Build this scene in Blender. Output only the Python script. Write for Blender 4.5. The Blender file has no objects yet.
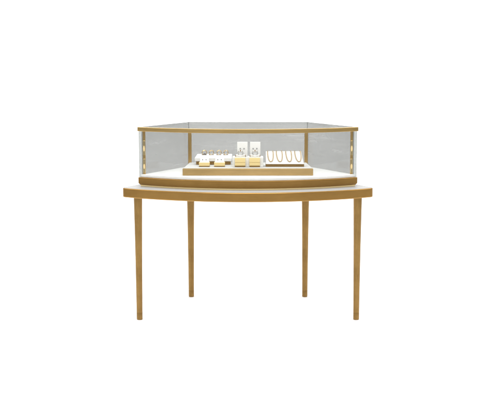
import bpy, bmesh, math, random
from mathutils import Vector, Matrix
random.seed(7)
S = bpy.context.scene
COL = S.collection

# ------------------------------------------------------------------ materials
def new_mat(name):
    m = bpy.data.materials.new(name); m.use_nodes = True
    nt = m.node_tree; nt.nodes.clear()
    out = nt.nodes.new('ShaderNodeOutputMaterial')
    return m, nt, out

def N(nt, kind, **kw):
    n = nt.nodes.new(kind)
    for k, v in kw.items(): setattr(n, k, v)
    return n

def brass(name, c1, c2, rough=0.36, metal=1.0, stretch=(2.0, 2.0, 90.0), blotch=2.6, bump=0.03):
    """brushed / sprayed brass: slow blotches, fine brush lines, slight roughness change"""
    m, nt, out = new_mat(name); L = nt.links
    p = N(nt, 'ShaderNodeBsdfPrincipled'); L.new(p.outputs[0], out.inputs[0])
    p.inputs['Metallic'].default_value = metal
    tc = N(nt, 'ShaderNodeTexCoord')
    n1 = N(nt, 'ShaderNodeTexNoise'); n1.inputs['Scale'].default_value = blotch; n1.inputs['Detail'].default_value = 5
    n1.inputs['Roughness'].default_value = 0.62
    L.new(tc.outputs['Object'], n1.inputs['Vector'])
    mp = N(nt, 'ShaderNodeMapping'); mp.inputs['Scale'].default_value = stretch
    L.new(tc.outputs['Object'], mp.inputs['Vector'])
    n2 = N(nt, 'ShaderNodeTexNoise'); n2.inputs['Scale'].default_value = 4.0; n2.inputs['Detail'].default_value = 6
    L.new(mp.outputs[0], n2.inputs['Vector'])
    mx = N(nt, 'ShaderNodeMix', data_type='FLOAT'); mx.inputs[0].default_value = 0.45
    L.new(n1.outputs[0], mx.inputs[2]); L.new(n2.outputs[0], mx.inputs[3])
    r = N(nt, 'ShaderNodeValToRGB')
    r.color_ramp.elements[0].position = 0.34; r.color_ramp.elements[0].color = (*c1, 1)
    r.color_ramp.elements[1].position = 0.66; r.color_ramp.elements[1].color = (*c2, 1)
    L.new(mx.outputs[0], r.inputs[0]); L.new(r.outputs[0], p.inputs['Base Color'])
    mr = N(nt, 'ShaderNodeMapRange'); mr.inputs[3].default_value = rough - 0.07; mr.inputs[4].default_value = rough + 0.09
    L.new(n2.outputs[0], mr.inputs[0]); L.new(mr.outputs[0], p.inputs['Roughness'])
    b = N(nt, 'ShaderNodeBump'); b.inputs['Strength'].default_value = bump; b.inputs['Distance'].default_value = 0.002
    L.new(n2.outputs[0], b.inputs['Height']); L.new(b.outputs[0], p.inputs['Normal'])
    return m

def plain(name, c, rough=0.5, var=0.04, scale=30, spec=0.5, coat=0.0):
    m, nt, out = new_mat(name); L = nt.links
    p = N(nt, 'ShaderNodeBsdfPrincipled'); L.new(p.outputs[0], out.inputs[0])
    tc = N(nt, 'ShaderNodeTexCoord'); n = N(nt, 'ShaderNodeTexNoise')
    n.inputs['Scale'].default_value = scale; n.inputs['Detail'].default_value = 4
    L.new(tc.outputs['Object'], n.inputs['Vector'])
    r = N(nt, 'ShaderNodeValToRGB')
    r.color_ramp.elements[0].position = 0.3; r.color_ramp.elements[0].color = (*[x * (1 - var) for x in c], 1)
    r.color_ramp.elements[1].position = 0.7; r.color_ramp.elements[1].color = (*[min(1, x * (1 + var)) for x in c], 1)
    L.new(n.outputs[0], r.inputs[0]); L.new(r.outputs[0], p.inputs['Base Color'])
    p.inputs['Roughness'].default_value = rough
    p.inputs['Specular IOR Level'].default_value = spec
    p.inputs['Coat Weight'].default_value = coat
    return m

def glass(name, tint, gloss=0.06, rough=0.02, refl_streak=0.0, refl_col=(0.8, 0.8, 0.8)):
    """sheet glass: tinted see-through plus a weak mirror, painted reflection streaks and haze where smear > 0"""
    m, nt, out = new_mat(name); L = nt.links
    t = N(nt, 'ShaderNodeBsdfTransparent'); t.inputs[0].default_value = (*tint, 1)
    g = N(nt, 'ShaderNodeBsdfGlossy'); g.inputs['Roughness'].default_value = rough
    g.inputs[0].default_value = (0.95, 0.97, 0.96, 1)
    fr = N(nt, 'ShaderNodeFresnel'); fr.inputs[0].default_value = 1.22
    ml = N(nt, 'ShaderNodeMath', operation='MULTIPLY_ADD'); ml.inputs[1].default_value = gloss * 2; ml.inputs[2].default_value = gloss * 0.5
    L.new(fr.outputs[0], ml.inputs[0])
    mx = N(nt, 'ShaderNodeMixShader'); L.new(ml.outputs[0], mx.inputs[0])
    L.new(t.outputs[0], mx.inputs[1]); L.new(g.outputs[0], mx.inputs[2])
    last = mx
    if refl_streak > 0:  # pale diffuse streaks that paint reflections into the sheet
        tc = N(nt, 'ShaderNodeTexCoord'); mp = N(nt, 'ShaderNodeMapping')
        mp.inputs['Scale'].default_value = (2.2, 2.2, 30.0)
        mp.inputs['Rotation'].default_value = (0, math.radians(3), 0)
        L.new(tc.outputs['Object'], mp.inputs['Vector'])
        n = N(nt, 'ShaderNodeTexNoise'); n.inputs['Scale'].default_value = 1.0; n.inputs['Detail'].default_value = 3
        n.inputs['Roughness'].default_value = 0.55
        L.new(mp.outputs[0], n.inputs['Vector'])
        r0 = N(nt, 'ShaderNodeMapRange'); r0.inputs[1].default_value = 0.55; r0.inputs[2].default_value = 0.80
        r0.inputs[3].default_value = 0.0; r0.inputs[4].default_value = refl_streak
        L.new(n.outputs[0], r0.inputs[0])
        m3 = N(nt, 'ShaderNodeMapping'); m3.inputs['Scale'].default_value = (2.2, 2.2, 5.0); L.new(tc.outputs['Object'], m3.inputs['Vector'])  # broad soft reflections, painted as pale haze
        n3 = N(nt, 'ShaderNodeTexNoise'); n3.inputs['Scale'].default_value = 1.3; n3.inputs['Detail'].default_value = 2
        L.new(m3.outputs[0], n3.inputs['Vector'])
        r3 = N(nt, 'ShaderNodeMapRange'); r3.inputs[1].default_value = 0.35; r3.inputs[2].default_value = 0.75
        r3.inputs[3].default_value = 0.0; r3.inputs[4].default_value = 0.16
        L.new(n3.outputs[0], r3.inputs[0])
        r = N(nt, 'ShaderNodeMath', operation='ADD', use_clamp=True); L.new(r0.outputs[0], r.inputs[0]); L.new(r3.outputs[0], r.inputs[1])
        d = N(nt, 'ShaderNodeBsdfDiffuse'); d.inputs[0].default_value = (*refl_col, 1)
        tr = N(nt, 'ShaderNodeBsdfTranslucent'); tr.inputs[0].default_value = (*refl_col, 1)
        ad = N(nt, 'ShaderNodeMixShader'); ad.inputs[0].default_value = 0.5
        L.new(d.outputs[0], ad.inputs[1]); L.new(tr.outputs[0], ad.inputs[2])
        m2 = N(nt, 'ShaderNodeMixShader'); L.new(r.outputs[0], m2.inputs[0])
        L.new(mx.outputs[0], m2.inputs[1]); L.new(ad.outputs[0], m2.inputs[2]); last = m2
    L.new(last.outputs[0], out.inputs[0])
    return m

def emit(name, c, s):
    m, nt, out = new_mat(name)
    e = N(nt, 'ShaderNodeEmission'); e.inputs[0].default_value = (*c, 1); e.inputs[1].default_value = s
    nt.links.new(e.outputs[0], out.inputs[0]); return m

M = dict(
    rim   = brass('rim_brass',   (0.355, 0.197, 0.056), (0.485, 0.280, 0.086), 0.31, stretch=(3.0, 3.0, 340.0), blotch=3.4),
    rail  = brass('rail_brass',  (0.512, 0.344, 0.128), (0.700, 0.481, 0.198), 0.34),
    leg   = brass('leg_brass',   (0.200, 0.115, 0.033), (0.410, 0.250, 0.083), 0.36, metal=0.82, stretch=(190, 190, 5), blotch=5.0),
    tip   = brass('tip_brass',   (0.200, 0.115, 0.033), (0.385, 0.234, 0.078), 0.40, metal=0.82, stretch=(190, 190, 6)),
    post  = brass('post_brass',  (0.471, 0.309, 0.118), (0.651, 0.438, 0.185), 0.30, stretch=(40, 40, 2)),
    tray  = brass('tray_brass',  (0.490, 0.330, 0.138), (0.650, 0.445, 0.200), 0.42),
    bright= brass('bright_brass',(0.95, 0.730, 0.370), (0.98, 0.790, 0.440), 0.16),
    block = brass('block_brass', (0.95, 0.720, 0.320), (0.98, 0.780, 0.380), 0.45, metal=0.3, bump=0.01),
    dark  = brass('dark_brass',  (0.281, 0.170, 0.060), (0.383, 0.238, 0.089), 0.45, bump=0.01),
    gold  = brass('ring_gold',   (0.50, 0.340, 0.140), (0.70, 0.500, 0.240), 0.20, bump=0.0),
    chain = brass('chain_gold',  (0.330, 0.215, 0.083), (0.506, 0.341, 0.149), 0.30, stretch=(900, 900, 900), bump=0.2),
    silver= brass('silver',      (0.55, 0.55, 0.55), (0.72, 0.72, 0.71), 0.2, bump=0.0),
    white = plain('white_lacquer', (0.86, 0.86, 0.84), 0.35),
    deck  = plain('white_deck', (0.86, 0.86, 0.85), 0.4),
    pad   = plain('pale_pad', (0.56, 0.555, 0.535), 0.85, 0.05, 160),
    leather = plain('white_leatherette', (0.80, 0.79, 0.765), 0.5, 0.03, 220),
    top   = plain('white_table_glass', (0.40, 0.40, 0.395), 0.5, 0.02, 8, spec=0.06),
    gem   = plain('dark_gem', (0.13, 0.11, 0.10), 0.08, 0.2, 300),
    topaz = plain('brown_gem', (0.28, 0.16, 0.06), 0.06, 0.2, 300),
    floor = plain('white_sweep', (0.93, 0.93, 0.93), 0.9, 0.01, 2, spec=0.1),
    clear = glass('clear_glass', (0.975, 0.98, 0.978), 0.03),
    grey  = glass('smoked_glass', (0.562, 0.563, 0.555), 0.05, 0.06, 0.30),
    lid   = glass('lid_glass', (0.95, 0.955, 0.95), 0.012),
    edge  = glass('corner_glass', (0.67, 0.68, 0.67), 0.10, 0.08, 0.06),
    glint   = emit('glint_spot', (1.0, 0.75, 0.38), 1.05),  # glow standing in for reflected glints on the front posts
)

# ------------------------------------------------------------------ helpers
def link(name, bm, mat, parent=None, smooth=False, bevel=0.0, seg=2, ang=40):
    bmesh.ops.recalc_face_normals(bm, faces=bm.faces[:])
    me = bpy.data.meshes.new(name); bm.to_mesh(me); bm.free()
    me.materials.append(mat)
    o = bpy.data.objects.new(name, me); COL.objects.link(o)
    if parent: o.parent = parent
    if smooth:
        for p in me.polygons: p.use_smooth = True
        me.set_sharp_from_angle(angle=math.radians(42))
    if bevel:
        b = o.modifiers.new('bevel', 'BEVEL'); b.width = bevel; b.segments = seg
        b.limit_method = 'ANGLE'; b.angle_limit = math.radians(ang)
        b.harden_normals = False
        for p in me.polygons: p.use_smooth = True
        me.set_sharp_from_angle(angle=math.radians(30)) if hasattr(me, 'set_sharp_from_angle') else None
    return o

def tag(o, label, cat, group=None):
    o['label'] = label; o['category'] = cat
    if group: o['group'] = group
    return o

def thing(name, label, cat, loc, group=None):
    o = bpy.data.objects.new(name, None); COL.objects.link(o); o.location = loc
    o.empty_display_size = 0.05
    return tag(o, label, cat, group)

def prism(bm, pts, z0, z1):
    lo = [bm.verts.new((x, y, z0)) for x, y in pts]; hi = [bm.verts.new((x, y, z1)) for x, y in pts]
    n = len(pts)
    bm.faces.new(lo[::-1]); bm.faces.new(hi)
    for i in range(n):
        bm.faces.new((lo[i], lo[(i + 1) % n], hi[(i + 1) % n], hi[i]))
    return bm

def box(bm, x0, x1, y0, y1, z0, z1):
    return prism(bm, [(x0, y0), (x1, y0), (x1, y1), (x0, y1)], z0, z1)

def arc(w, y0, sag, n=72):
    """front arc from (-w,y0) to (w,y0) bulging to y0-sag"""
    R = (w * w + sag * sag) / (2 * sag); cy = y0 - sag + R; a = math.asin(w / R)
    return [(R * math.sin(-a + 2 * a * i / n), cy - R * math.cos(-a + 2 * a * i / n)) for i in range(n + 1)]

def fan(w, y0, sag, wb, yb, n=72):
    return arc(w, y0, sag, n) + [(wb, yb), (-wb, yb)]

def tube(bm, path, r, closed=False, k=8, rfn=None):
    n = len(path); rings = []
    for i, p in enumerate(path):
        p = Vector(p)
        a = Vector(path[(i - 1) % n] if (closed or i > 0) else path[i]); b = Vector(path[(i + 1) % n] if (closed or i < n - 1) else path[i])
        t = (b - a).normalized()
        up = Vector((0, 0, 1)) if abs(t.z) < 0.9 else Vector((0, 1, 0))
        u = t.cross(up).normalized(); v = t.cross(u)
        if rings:                      # keep the frame from flipping
            pu = rings[-1][1]; u = (pu - t * pu.dot(t)).normalized(); v = t.cross(u)
        rr = r if rfn is None else r * rfn(i)
        rings.append(([bm.verts.new(p + (u * math.cos(2 * math.pi * j / k) + v * math.sin(2 * math.pi * j / k)) * rr) for j in range(k)], u))
    m = n if closed else n - 1
    for i in range(m):
        A = rings[i][0]; B = rings[(i + 1) % n][0]
        sh = 0
        if closed and i == n - 1:
            sh = min(range(k), key=lambda s: sum((A[j].co - B[(j + s) % k].co).length for j in range(k)))
        for j in range(k):
            bm.faces.new((A[j], A[(j + 1) % k], B[(j + 1 + sh) % k], B[(j + sh) % k]))
    if not closed:
        bm.faces.new(rings[0][0][::-1]); bm.faces.new(rings[-1][0])
    return bm

def lathe(bm, prof, cx=0, cy=0, k=28):
    rings = [[bm.verts.new((cx + r * math.cos(2 * math.pi * j / k), cy + r * math.sin(2 * math.pi * j / k), z)) for j in range(k)] for r, z in prof]
    for A, B in zip(rings, rings[1:]):
        for j in range(k): bm.faces.new((A[j], A[(j + 1) % k], B[(j + 1) % k], B[j]))
    bm.faces.new(rings[0][::-1]); bm.faces.new(rings[-1])
    return bm

def gem(bm, c, r, d=(0, -1, 0)):
    """little faceted stone facing d"""
    q = Vector((0, 0, 1)).rotation_difference(Vector(d)).to_matrix()
    prof = [(0.35, -1.0), (1.0, 0.0), (0.62, 0.55)]
    rings = [[bm.verts.new(Vector(c) + q @ Vector((a * r * math.cos(2 * math.pi * j / 8), a * r * math.sin(2 * math.pi * j / 8), h * r * 0.7))) for j in range(8)] for a, h in prof]
    for A, B in zip(rings, rings[1:]):
        for j in range(8): bm.faces.new((A[j], A[(j + 1) % 8], B[(j + 1) % 8], B[j]))
    bm.faces.new(rings[0][::-1]); bm.faces.new(rings[-1])
    return bm

# ------------------------------------------------------------------ the setting: one white studio sweep
bm = bmesh.new()
prof = [(-6.4, 0.0), (3.2, 0.0)]
for i in range(1, 15):
    a = math.pi / 2 * i / 14
    prof.append((3.2 + 1.6 * math.sin(a), 1.6 - 1.6 * math.cos(a)))
prof.append((4.8, 6.0))
vs = [[bm.verts.new((x, y, z)) for y, z in prof] for x in (-7.0, 7.0)]
for i in range(len(prof) - 1):
    bm.faces.new((vs[0][i], vs[1][i], vs[1][i + 1], vs[0][i + 1]))
fl = link('floor', bm, M['floor'], smooth=True); fl['kind'] = 'structure'
fl['label'] = 'seamless white studio floor and backdrop'

# ------------------------------------------------------------------ the showcase
Z_RB, Z_R = 0.7796, 0.8377          # table rim
Z_PB, Z_P = 0.8484, 0.8952          # plinth band
Z_D = 0.9118                        # deck surface
Z_TB, Z_T = 1.1833, 1.2089          # front rail
case = thing('display_counter', 'brass framed glass jewellery showcase with bowed front on four tapered legs', 'showcase', (0, 0, 0))

# legs
def make_leg(x, y):
    bm = bmesh.new()
    lathe(bm, [(0.0186, 0.046), (0.0190, 0.10), (0.0208, 0.30), (0.0228, 0.50), (0.0252, 0.68), (0.0267, Z_RB)], 0, 0)
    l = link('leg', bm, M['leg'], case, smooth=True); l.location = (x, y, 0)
    bm = bmesh.new()
    lathe(bm, [(0.0160, 0.0), (0.0180, 0.003), (0.0184, 0.010), (0.0186, 0.0445), (0.0183, 0.0457)], 0, 0)
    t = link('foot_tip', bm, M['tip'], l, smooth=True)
    t['label'] = 'darker brass tip of the leg'
for sx in (-1, 1):
    make_leg(sx * 0.6824, -0.0560); make_leg(sx * 0.3922, 0.600)

# table: brass rim, white top let into it
def corner_fan(w, y0, sag, wb, yb, r=0.034):
    p = arc(w, y0, sag)
    # round the two front corners in plan
    def fil(a, c, b):
        a, c, b = Vector(a), Vector(c), Vector(b)
        s = c + (a - c).normalized() * r; e = c + (b - c).normalized() * r
        return [tuple((1 - t) ** 2 * s + 2 * t * (1 - t) * c + t * t * e) for t in [i / 6 for i in range(7)]]
    mid = p[3:-3]
    right = fil(p[-3], p[-1], (wb, yb)); left = fil((-wb, yb), p[0], p[2])
    return left + mid + right + fil(p[-1], (wb, yb), (-wb, yb)) + fil((wb, yb), (-wb, yb), p[0])
bm = bmesh.new()
prism(bm, corner_fan(0.7845, -0.0705, 0.2493, 0.412, 0.655), Z_RB, Z_R - 0.0012)
link('table_rim', bm, M['rim'], case, bevel=0.0045, seg=3)
bm = bmesh.new()
prism(bm, corner_fan(0.7795, -0.0675, 0.2480, 0.410, 0.653), Z_R - 0.0012, Z_R + 0.0002)
link('tabletop', bm, M['top'], case)

# plinth
bm = bmesh.new(); prism(bm, fan(0.671, 0.006, 0.2095, 0.394, 0.545), Z_R + 0.0004, Z_PB)
link('plinth_foot', bm, M['bright'], case, bevel=0.001)
bm = bmesh.new()
base = fan(0.685, 0, 0.2133, 0.4034, 0.5508); low = fan(0.675, 0.005, 0.2110, 0.397, 0.546)
lo = [bm.verts.new((x, y, Z_PB)) for x, y in low]; mi = [bm.verts.new((x, y, Z_PB + 0.011)) for x, y in base]; hi = [bm.verts.new((x, y, Z_P)) for x, y in base]
bm.faces.new(lo[::-1]); bm.faces.new(hi)
for A, B in ((lo, mi), (mi, hi)):
    for i in range(len(A)): bm.faces.new((A[i], A[(i + 1) % len(A)], B[(i + 1) % len(A)], B[i]))
link('plinth', bm, M['rim'], case, bevel=0.0016, ang=62)
bm = bmesh.new(); prism(bm, fan(0.668, 0.008, 0.2085, 0.392, 0.538), Z_P, Z_D)
link('deck', bm, M['deck'], case, bevel=0.002)

# glass
def arc_slab(w, y0, sag, th, z0, z1, ends=0.0):
    o = arc(w, y0, sag); i_ = [(x * (1 - th / 1.2), y + th) for x, y in o]
    return prism(bmesh.new(), o + i_[::-1], z0, z1)
link('front_pane', arc_slab(0.678, 0.003, 0.2120, 0.006, Z_P, Z_TB), M['clear'], case)
def quad_slab(a, b, th, z0, z1):
    a, b = Vector((*a, 0)), Vector((*b, 0)); n = (b - a).normalized().cross(Vector((0, 0, 1))) * th
    return prism(bmesh.new(), [tuple(a.xy), tuple(b.xy), tuple((b + n).xy), tuple((a + n).xy)], z0, z1)
for sx in (-1, 1):
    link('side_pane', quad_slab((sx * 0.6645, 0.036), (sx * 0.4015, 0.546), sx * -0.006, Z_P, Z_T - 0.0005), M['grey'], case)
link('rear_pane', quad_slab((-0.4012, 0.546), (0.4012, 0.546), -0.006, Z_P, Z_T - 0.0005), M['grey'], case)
bm = bmesh.new(); prism(bm, fan(0.670, 0.014, 0.2065, 0.394, 0.5365), Z_T - 0.0085, Z_T - 0.0005)
link('top_pane', bm, M['lid'], case)
for sx in (-1, 1):
    bm = bmesh.new(); p = [(0.6590, 0.012), (0.6765, 0.007), (0.6805, 0.012), (0.6680, 0.032), (0.6600, 0.030)]
    prism(bm, [(sx * x, y) for x, y in p], Z_P, Z_TB)
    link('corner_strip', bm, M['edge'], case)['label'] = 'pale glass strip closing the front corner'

# front rail: bowed brass band
o_ = arc(0.6872, 0, 0.2133); i_ = [(x * 0.984, y + 0.012) for x, y in o_]
link('front_rail', prism(bmesh.new(), o_ + i_[::-1], Z_TB, Z_T), M['rail'], case, bevel=0.0015)

# posts
for sx in (-1, 1):
    bm = bmesh.new(); box(bm, -0.0085, 0.0085, -0.007, 0.007, Z_D, Z_TB + 0.012)
    p = link('corner_post', bm, M['post'], case, bevel=0.002); p.location = (sx * 0.6495, 0.034, 0)
    for z, h in ((1.058, 0.030), (0.948, 0.026)):  # reflected glints, added as glowing spots on bright plates
        bm = bmesh.new(); box(bm, -0.0075, 0.0075, -0.0088, -0.0071, z - 0.026, z + h + 0.034)
        link('glint_plate', bm, M['bright'], p, bevel=0.0008)
        bm = bmesh.new(); bmesh.ops.create_uvsphere(bm, u_segments=16, v_segments=12, radius=1)
        bmesh.ops.transform(bm, matrix=Matrix.Translation((0, -0.0089, z + h / 2)) @ Matrix.Diagonal((0.0052, 0.004, h * 0.62, 1)), verts=bm.verts[:])
        link('glint_spot', bm, M['glint'], p, smooth=True)['label'] = 'golden glint on the post, added as a glowing spot'
    bm = bmesh.new(); box(bm, -0.0115, 0.0115, -0.010, 0.010, Z_D, Z_T - 0.062)
    p = link('rear_post', bm, M['post'], case, bevel=0.002); p.location = (sx * 0.3905, 0.522, 0)

# ------------------------------------------------------------------ riser tray in the case
T = 0.9579
tray = thing('display_riser', 'wide low brass sided riser with pale top inside the glass case', 'riser', (0, 0.13, Z_D + 0.0006))
def loc(t): return Matrix.Translation(-Vector(t.location))
def part(name, bm, mat, t, **kw):
    bmesh.ops.transform(bm, matrix=loc(t), verts=bm.verts[:])
    return link(name, bm, mat, t, **kw)
bm = bmesh.new(); prism(bm, [(-0.4045, -0.056), (0.4045, -0.056), (0.384, 0.318), (-0.384, 0.318)], Z_D + 0.0006, T - 0.003)
part('riser_body', bm, M['tray'], tray, bevel=0.002)
bm = bmesh.new(); prism(bm, [(-0.400, -0.052), (0.400, -0.052), (0.380, 0.314), (-0.380, 0.314)], T - 0.003, T)
part('riser_top', bm, M['pad'], tray, bevel=0.001)
TT = T + 0.0006

# ------------------------------------------------------------------ left: ring block with four rings
rb = thing('ring_block', 'long white ring block with a slotted top and thin brass base', 'ring display', (-0.22, 0.20, TT))
bm = bmesh.new(); box(bm, -0.331, -0.111, 0.165, 0.262, TT, 0.9805)
part('block_base', bm, M['dark'], rb, bevel=0.001)
bm = bmesh.new()
f = [bm.verts.new(v) for v in [(-0.339, 0.152, 0.9805), (-0.105, 0.152, 0.9805), (-0.102, 0.152, 1.002), (-0.341, 0.152, 1.002),
                               (-0.334, 0.27, 0.9805), (-0.105, 0.27, 0.9805), (-0.102, 0.27, 1.018), (-0.325, 0.27, 1.018),
                               (-0.325, 0.212, 1.0225), (-0.1025, 0.212, 1.0225)]]
for q in ((0, 1, 2, 3), (3, 2, 9, 8), (8, 9, 6, 7), (4, 7, 6, 5), (0, 4, 5, 1), (0, 3, 8, 7, 4), (1, 5, 6, 9, 2)):
    bm.faces.new([f[i] for i in q])
part('block_body', bm, M['leather'], rb, bevel=0.003, seg=3)
for x in (-0.281, -0.235, -0.187, -0.143):
    bm = bmesh.new(); box(bm, x - 0.016, x + 0.016, 0.198, 0.202, 1.018, 1.0215)
    part('slot', bm, M['gem'], rb)
def make_ring(name, label, c, R, r, mat, gmat, gr, gpos, group, turn=0.0, extra=0):
    t = thing(name, label, 'ring', c, group)
    bm = bmesh.new()
    tube(bm, [(R * math.cos(a), 0, R * math.sin(a)) for a in [2 * math.pi * i / 40 for i in range(40)]], r, True, 8,
         lambda i: 1.0 + 0.35 * max(0, math.sin(2 * math.pi * i / 40)))
    link('band', bm, mat, t, smooth=True)
    bm = bmesh.new(); gem(bm, gpos, gr)
    for k in range(extra): gem(bm, (gpos[0] + (k * 2 - 1) * gr * 1.5, gpos[1], gpos[2] - gr * .6), gr * 0.7)
    link('gemstone', bm, gmat, t)
    t.rotation_euler.z = turn
    return t
G = 'gold rings standing in the white ring block'
for i, (x, lab, tr, e) in enumerate((
        (-0.2795, 'gold ring with a dark bow of stones, leftmost in the white ring block', 0.25, 2),
        (-0.2335, 'gold ring second from left in the white ring block', 0.45, 0),
        (-0.1850, 'gold ring third from left in the white ring block', 0.4, 0),
        (-0.1405, 'gold ring rightmost in the white ring block', 0.5, 0))):
    make_ring('ring', lab, (x, 0.200, 1.0320), 0.0145, 0.0020, M['gold'], M['gem'] if e else M['silver'], 0.0042 if e else 0.0036,
              (0.0, -0.006, -0.006 if e else 0.012), G, tr, e)

# two small sloped cards in front of it
for x0, x1, w in ((-0.3065, -0.2400, 'left'), (-0.2115, -0.1445, 'right')):
    t = thing('earring_card', 'small white sloped card on a pale brass foot before the ring block, ' + w + ' of two', 'earring display',
              ((x0 + x1) / 2, 0.05, TT), 'small sloped cards before the ring block')
    bm = bmesh.new(); box(bm, x0, x1, 0.025, 0.085, TT, 0.9640)
    o = part('foot_plate', bm, M['dark'], t, bevel=0.0006)
    bm = bmesh.new(); box(bm, x0, x1, 0.024, 0.080, 0.9640, 0.9850)
    part('foot_block', bm, M['block'], t, bevel=0.0012)
    bm = bmesh.new()
    f = [bm.verts.new(v) for v in [(x0 + .005, 0.026, 0.9852), (x1 - .003, 0.026, 0.9852), (x1 - .003, 0.082, 0.9852), (x0 + .005, 0.082, 0.9852),
                                   (x0 + .007, 0.068, 1.0085), (x1 - .006, 0.068, 1.0085), (x1 - .006, 0.082, 1.0085), (x0 + .007, 0.082, 1.0085)]]
    for q in ((0, 1, 5, 4), (4, 5, 6, 7), (2, 3, 7, 6), (0, 3, 2, 1), (0, 4, 7, 3), (1, 2, 6, 5)): bm.faces.new([f[i] for i in q])
    part('card', bm, M['leather'], t, bevel=0.0015)
    xm = (x0 + x1) / 2
    for k, dx in enumerate((-0.011, 0.011)):
        e = thing('stud_earring', '%s tiny silver stud on the %s sloped card before the ring block' % (('left', 'right')[k], w), 'earring', (xm + dx, 0.0505, 1.0003),
                  'stud earrings on the small sloped cards')
        bm = bmesh.new(); gem(bm, (0, -0.001, 0.001), 0.0036, (0, -0.5, 0.85)); link('stone', bm, M['silver'], e)
        bm = bmesh.new(); tube(bm, [(0.0035 * math.cos(2 * math.pi * i / 16), -0.0008, 0.0035 * math.sin(2 * math.pi * i / 16)) for i in range(16)], 0.0009, True, 6)
        link('setting', bm, M['silver'], e, smooth=True)

# ------------------------------------------------------------------ middle: two tall cards on brass blocks, on one white slab
sl = thing('support_block', 'white block carrying the two tall cards, standing behind the pale brass blocks', 'block', (0, 0.07, TT))
bm = bmesh.new(); box(bm, -0.0965, 0.0965, 0.030, 0.115, TT, 1.019)
part('block_body', bm, M['white'], sl, bevel=0.003)
bm = bmesh.new(); box(bm, -0.0955, 0.0955, 0.0245, 0.0296, TT, 0.9625)
part('front_lip', bm, M['white'], sl, bevel=0.001)
SB = 1.0195
for k, (x0, x1, cx0, cx1, rx, w) in enumerate(((-0.0812, -0.0155, -0.0676, -0.0018, -0.0468, 'left'), (0.0095, 0.0757, 0.0135, 0.0790, 0.0450, 'right'))):
    t = thing('jewellery_stand', 'tall white card with pale brass block below, %s of two in the middle' % w, 'jewellery stand', ((x0 + x1) / 2, 0.06, SB),
              'tall white cards in the middle of the case')
    bm = bmesh.new()
    f = [bm.verts.new(v) for v in [(cx0, 0.074, SB), (cx1, 0.074, SB), (cx1, 0.086, SB), (cx0, 0.086, SB),
                                   (cx0, 0.082, 1.1098), (cx1, 0.082, 1.1098), (cx1, 0.091, 1.1098), (cx0, 0.091, 1.1098)]]
    for q in ((0, 1, 5, 4), (4, 5, 6, 7), (2, 3, 7, 6), (0, 3, 2, 1), (0, 4, 7, 3), (1, 2, 6, 5)): bm.faces.new([f[i] for i in q])
    part('card', bm, M['leather'], t, bevel=0.002)
    # ring holder: soft roll with a notch, brass cheeks either side
    hx0, hx1 = x0 + 0.0065, x1 - 0.002
    xm = rx
    bm = bmesh.new()
    top = []
    n = 24
    for i in range(n + 1):
        x = hx0 + (hx1 - hx0) * i / n
        d = (x - xm) / 0.013
        z = 1.033 - 0.010 * math.exp(-d * d) - 0.0015 * abs(x - xm) / 0.03
        top.append((x, z))
    fr = [bm.verts.new((x, 0.034, z)) for x, z in top]; bk = [bm.verts.new((x, 0.062, z + 0.002)) for x, z in top]
    fl_ = [bm.verts.new((x, 0.034, SB)) for x, z in top]; bl_ = [bm.verts.new((x, 0.062, SB)) for x, z in top]
    for i in range(n):
        bm.faces.new((fl_[i], fl_[i + 1], fr[i + 1], fr[i])); bm.faces.new((fr[i], fr[i + 1], bk[i + 1], bk[i]))
        bm.faces.new((bk[i], bk[i + 1], bl_[i + 1], bl_[i])); bm.faces.new((bl_[i], bl_[i + 1], fl_[i + 1], fl_[i]))
    bm.faces.new((fl_[0], fr[0], bk[0], bl_[0])); bm.faces.new((fl_[n], bl_[n], bk[n], fr[n]))
    part('ring_holder', bm, M['leather'], t)
    for sx, e in ((-1, hx0), (1, hx1)):
        bm = bmesh.new(); a, b = sorted((e + sx * 0.0004, e + sx * 0.0042))
        bm2 = box(bm, a, b, 0.036, 0.060, SB, 1.031)
        part('cheek', bm, M['dark'], t, bevel=0.001)
    # brass block in front: foot line, two bars with a dark brass seam
    for nm, z0, z1, mt in (('block_foot', 0.9630, 0.9668, 'dark'), ('block_bar', 0.9670, 0.9858, 'block'), ('block_bar', 0.9874, 1.0150, 'block')):
        bm = bmesh.new()
        y0 = 0.0085 if nm == 'block_bar' else 0.0095
        box(bm, x0, x1, y0, 0.0240, z0 if nm != 'block_foot' else TT, z1)
        part(nm, bm, M[mt], t, bevel=0.0008)
    bm = bmesh.new(); box(bm, x0 + 0.0005, x1 - 0.0005, 0.0105, 0.0235, 0.9859, 0.9873)
    part('seam', bm, M['dark'], t)
    # ring
    make_ring('ring', 'silver ring with a brown stone before the %s tall white card' % w, (rx, 0.066, 1.0405), 0.0160, 0.0022, M['silver'], M['topaz'], 0.0047,
              (0, -0.002, 0.0160), 'silver rings on the tall white cards', 0.0)
    # ear studs
    for j, px in enumerate((cx0 + 0.0195, cx1 - 0.0225)):
        e = thing('stud_earring', 'dark stud earring on the %s tall white card, %s of its pair' % (w, ('left', 'right')[j]), 'earring', (px, 0.0785 - 0.0028, 1.0685),
                  'stud earrings on the tall white cards')
        bm = bmesh.new(); gem(bm, (0, -0.001, 0), 0.0027); link('stone', bm, M['silver'], e)
        bm = bmesh.new(); tube(bm, [((0.0034 + 0.002 * (j * 0)) * math.cos(2 * math.pi * i / 16), 0, 0.0034 * math.sin(2 * math.pi * i / 16)) for i in range(16)], 0.0012, True, 6)
        link('setting', bm, M['silver'], e, smooth=True)

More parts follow.
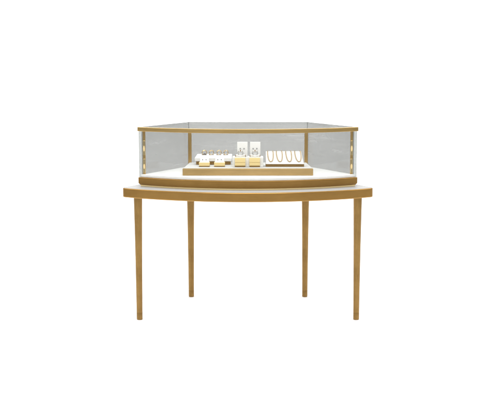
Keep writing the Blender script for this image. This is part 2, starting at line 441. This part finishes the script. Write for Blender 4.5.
# ------------------------------------------------------------------ right: bracelet board
bb = thing('bracelet_board', 'white sloping board on a dark brass base with four bracelets', 'bracelet display', (0.232, 0.07, TT))
bm = bmesh.new(); box(bm, 0.1118, 0.3525, 0.0300, 0.112, TT, 0.9745)
part('board_base', bm, M['dark'], bb, bevel=0.001)
bm = bmesh.new()
f = [bm.verts.new(v) for v in [(0.1124, 0.028, 0.9746), (0.3510, 0.028, 0.9746), (0.3370, 0.098, 1.0490), (0.1132, 0.098, 1.0490),
                               (0.1124, 0.114, 0.9746), (0.3510, 0.114, 0.9746), (0.3370, 0.112, 1.0490), (0.1132, 0.112, 1.0490)]]
for q in ((0, 1, 2, 3), (3, 2, 6, 7), (4, 7, 6, 5), (0, 4, 5, 1), (0, 3, 7, 4), (1, 5, 6, 2)): bm.faces.new([f[i] for i in q])
part('board', bm, M['leather'], bb, bevel=0.002)
P0 = Vector((0, 0.028, 0.9746)); P1 = Vector((0, 0.098, 1.0490)); nrm = Vector((0, -(P1 - P0).z, (P1 - P0).y)).normalized()
def on_board(x, t, lift):
    if t <= 1: p = P0 + (P1 - P0) * t + nrm * lift
    elif t <= 1.1: p = P1 + Vector((0, -0.002 + (t - 1) * 0.18, lift * 0.8))
    else: p = P1 + Vector((0, 0.0170, lift * 0.8 - (t - 1.1) * 0.09))
    return Vector((x, p.y, p.z))
B = 'gold bracelets hung over the white sloping board'
for k, (xa, xb, xc) in enumerate(((0.1244, 0.1590, 0.1445), (0.1796, 0.2150, 0.2020), (0.2386, 0.2725, 0.2620), (0.2956, 0.3320, 0.3210))):
    lab = 'gold link bracelet, %s on the white sloping board' % ('leftmost', 'second from left', 'third from left', 'rightmost')[k]
    pth = []
    n = 60
    a = (xb - xa) / 2 * 1.02; xm = (xa + xb) / 2; sk = (xm - xc)
    for i in range(n):
        th = 2 * math.pi * i / n
        t = 0.80 + 0.62 * math.sin(th); ca = math.cos(th)
        x = xm + a * math.copysign(abs(ca) ** 0.85, ca) + sk * (t - 0.95) / 0.75
        pth.append(on_board(x, t, 0.0034))
    base = Vector((xm, 0.06, 1.0))
    bm = bmesh.new(); tube(bm, [p - base for p in pth], 0.0021, True, 7, lambda i: 1.2 if i % 2 else 0.82)
    o = link('bracelet', bm, M['chain'], smooth=True); o.location = base
    tag(o, lab, 'bracelet', B)

# ------------------------------------------------------------------ light: studio softboxes and a pale room
w = bpy.data.worlds.new('World'); S.world = w; w.use_nodes = True
bg = w.node_tree.nodes['Background']; bg.inputs[0].default_value = (1, 1, 1, 1); bg.inputs[1].default_value = 0.28
def area(name, loc, target, sx, sy, power, col=(1, 1, 1)):
    l = bpy.data.lights.new(name, 'AREA'); l.shape = 'RECTANGLE'; l.size = sx; l.size_y = sy; l.energy = power; l.color = col
    o = bpy.data.objects.new(name, l); COL.objects.link(o); o.location = loc
    o.rotation_euler = (Vector(target) - Vector(loc)).to_track_quat('-Z', 'Y').to_euler()
area('front_softbox', (0, -4.2, 4.6), (0, 0.2, 0.2), 5, 3, 240)
area('rear_softbox', (0, 3.6, 4.9), (0, 0.2, 0.2), 5, 2.5, 185)
area('left_softbox', (-4.4, 0.2, 4.2), (0, 0.2, 0.2), 4, 3, 100)
area('right_softbox', (4.4, 0.2, 4.2), (0, 0.2, 0.2), 4, 3, 100)
area('backdrop_softbox', (0, -0.6, 5.6), (0, 4.8, 1.6), 9, 2, 235)

# ------------------------------------------------------------------ camera
cam = bpy.data.cameras.new('camera'); co = bpy.data.objects.new('camera', cam); COL.objects.link(co); S.camera = co
cam.sensor_width = 36; cam.lens = 1066 / 500 * 36; cam.clip_end = 200
co.location = (0.0133, -6.6236, 1.6209); co.rotation_euler = (math.pi / 2 - 0.13044, 0, 0)
S.render.resolution_x = 1024; S.render.resolution_y = 819
S.view_settings.view_transform = 'Standard'; S.view_settings.look = 'None'
S.view_settings.exposure = 0; S.view_settings.gamma = 1
S.cycles.transparent_max_bounces = 32; S.cycles.max_bounces = 12
S.cycles.use_denoising = True
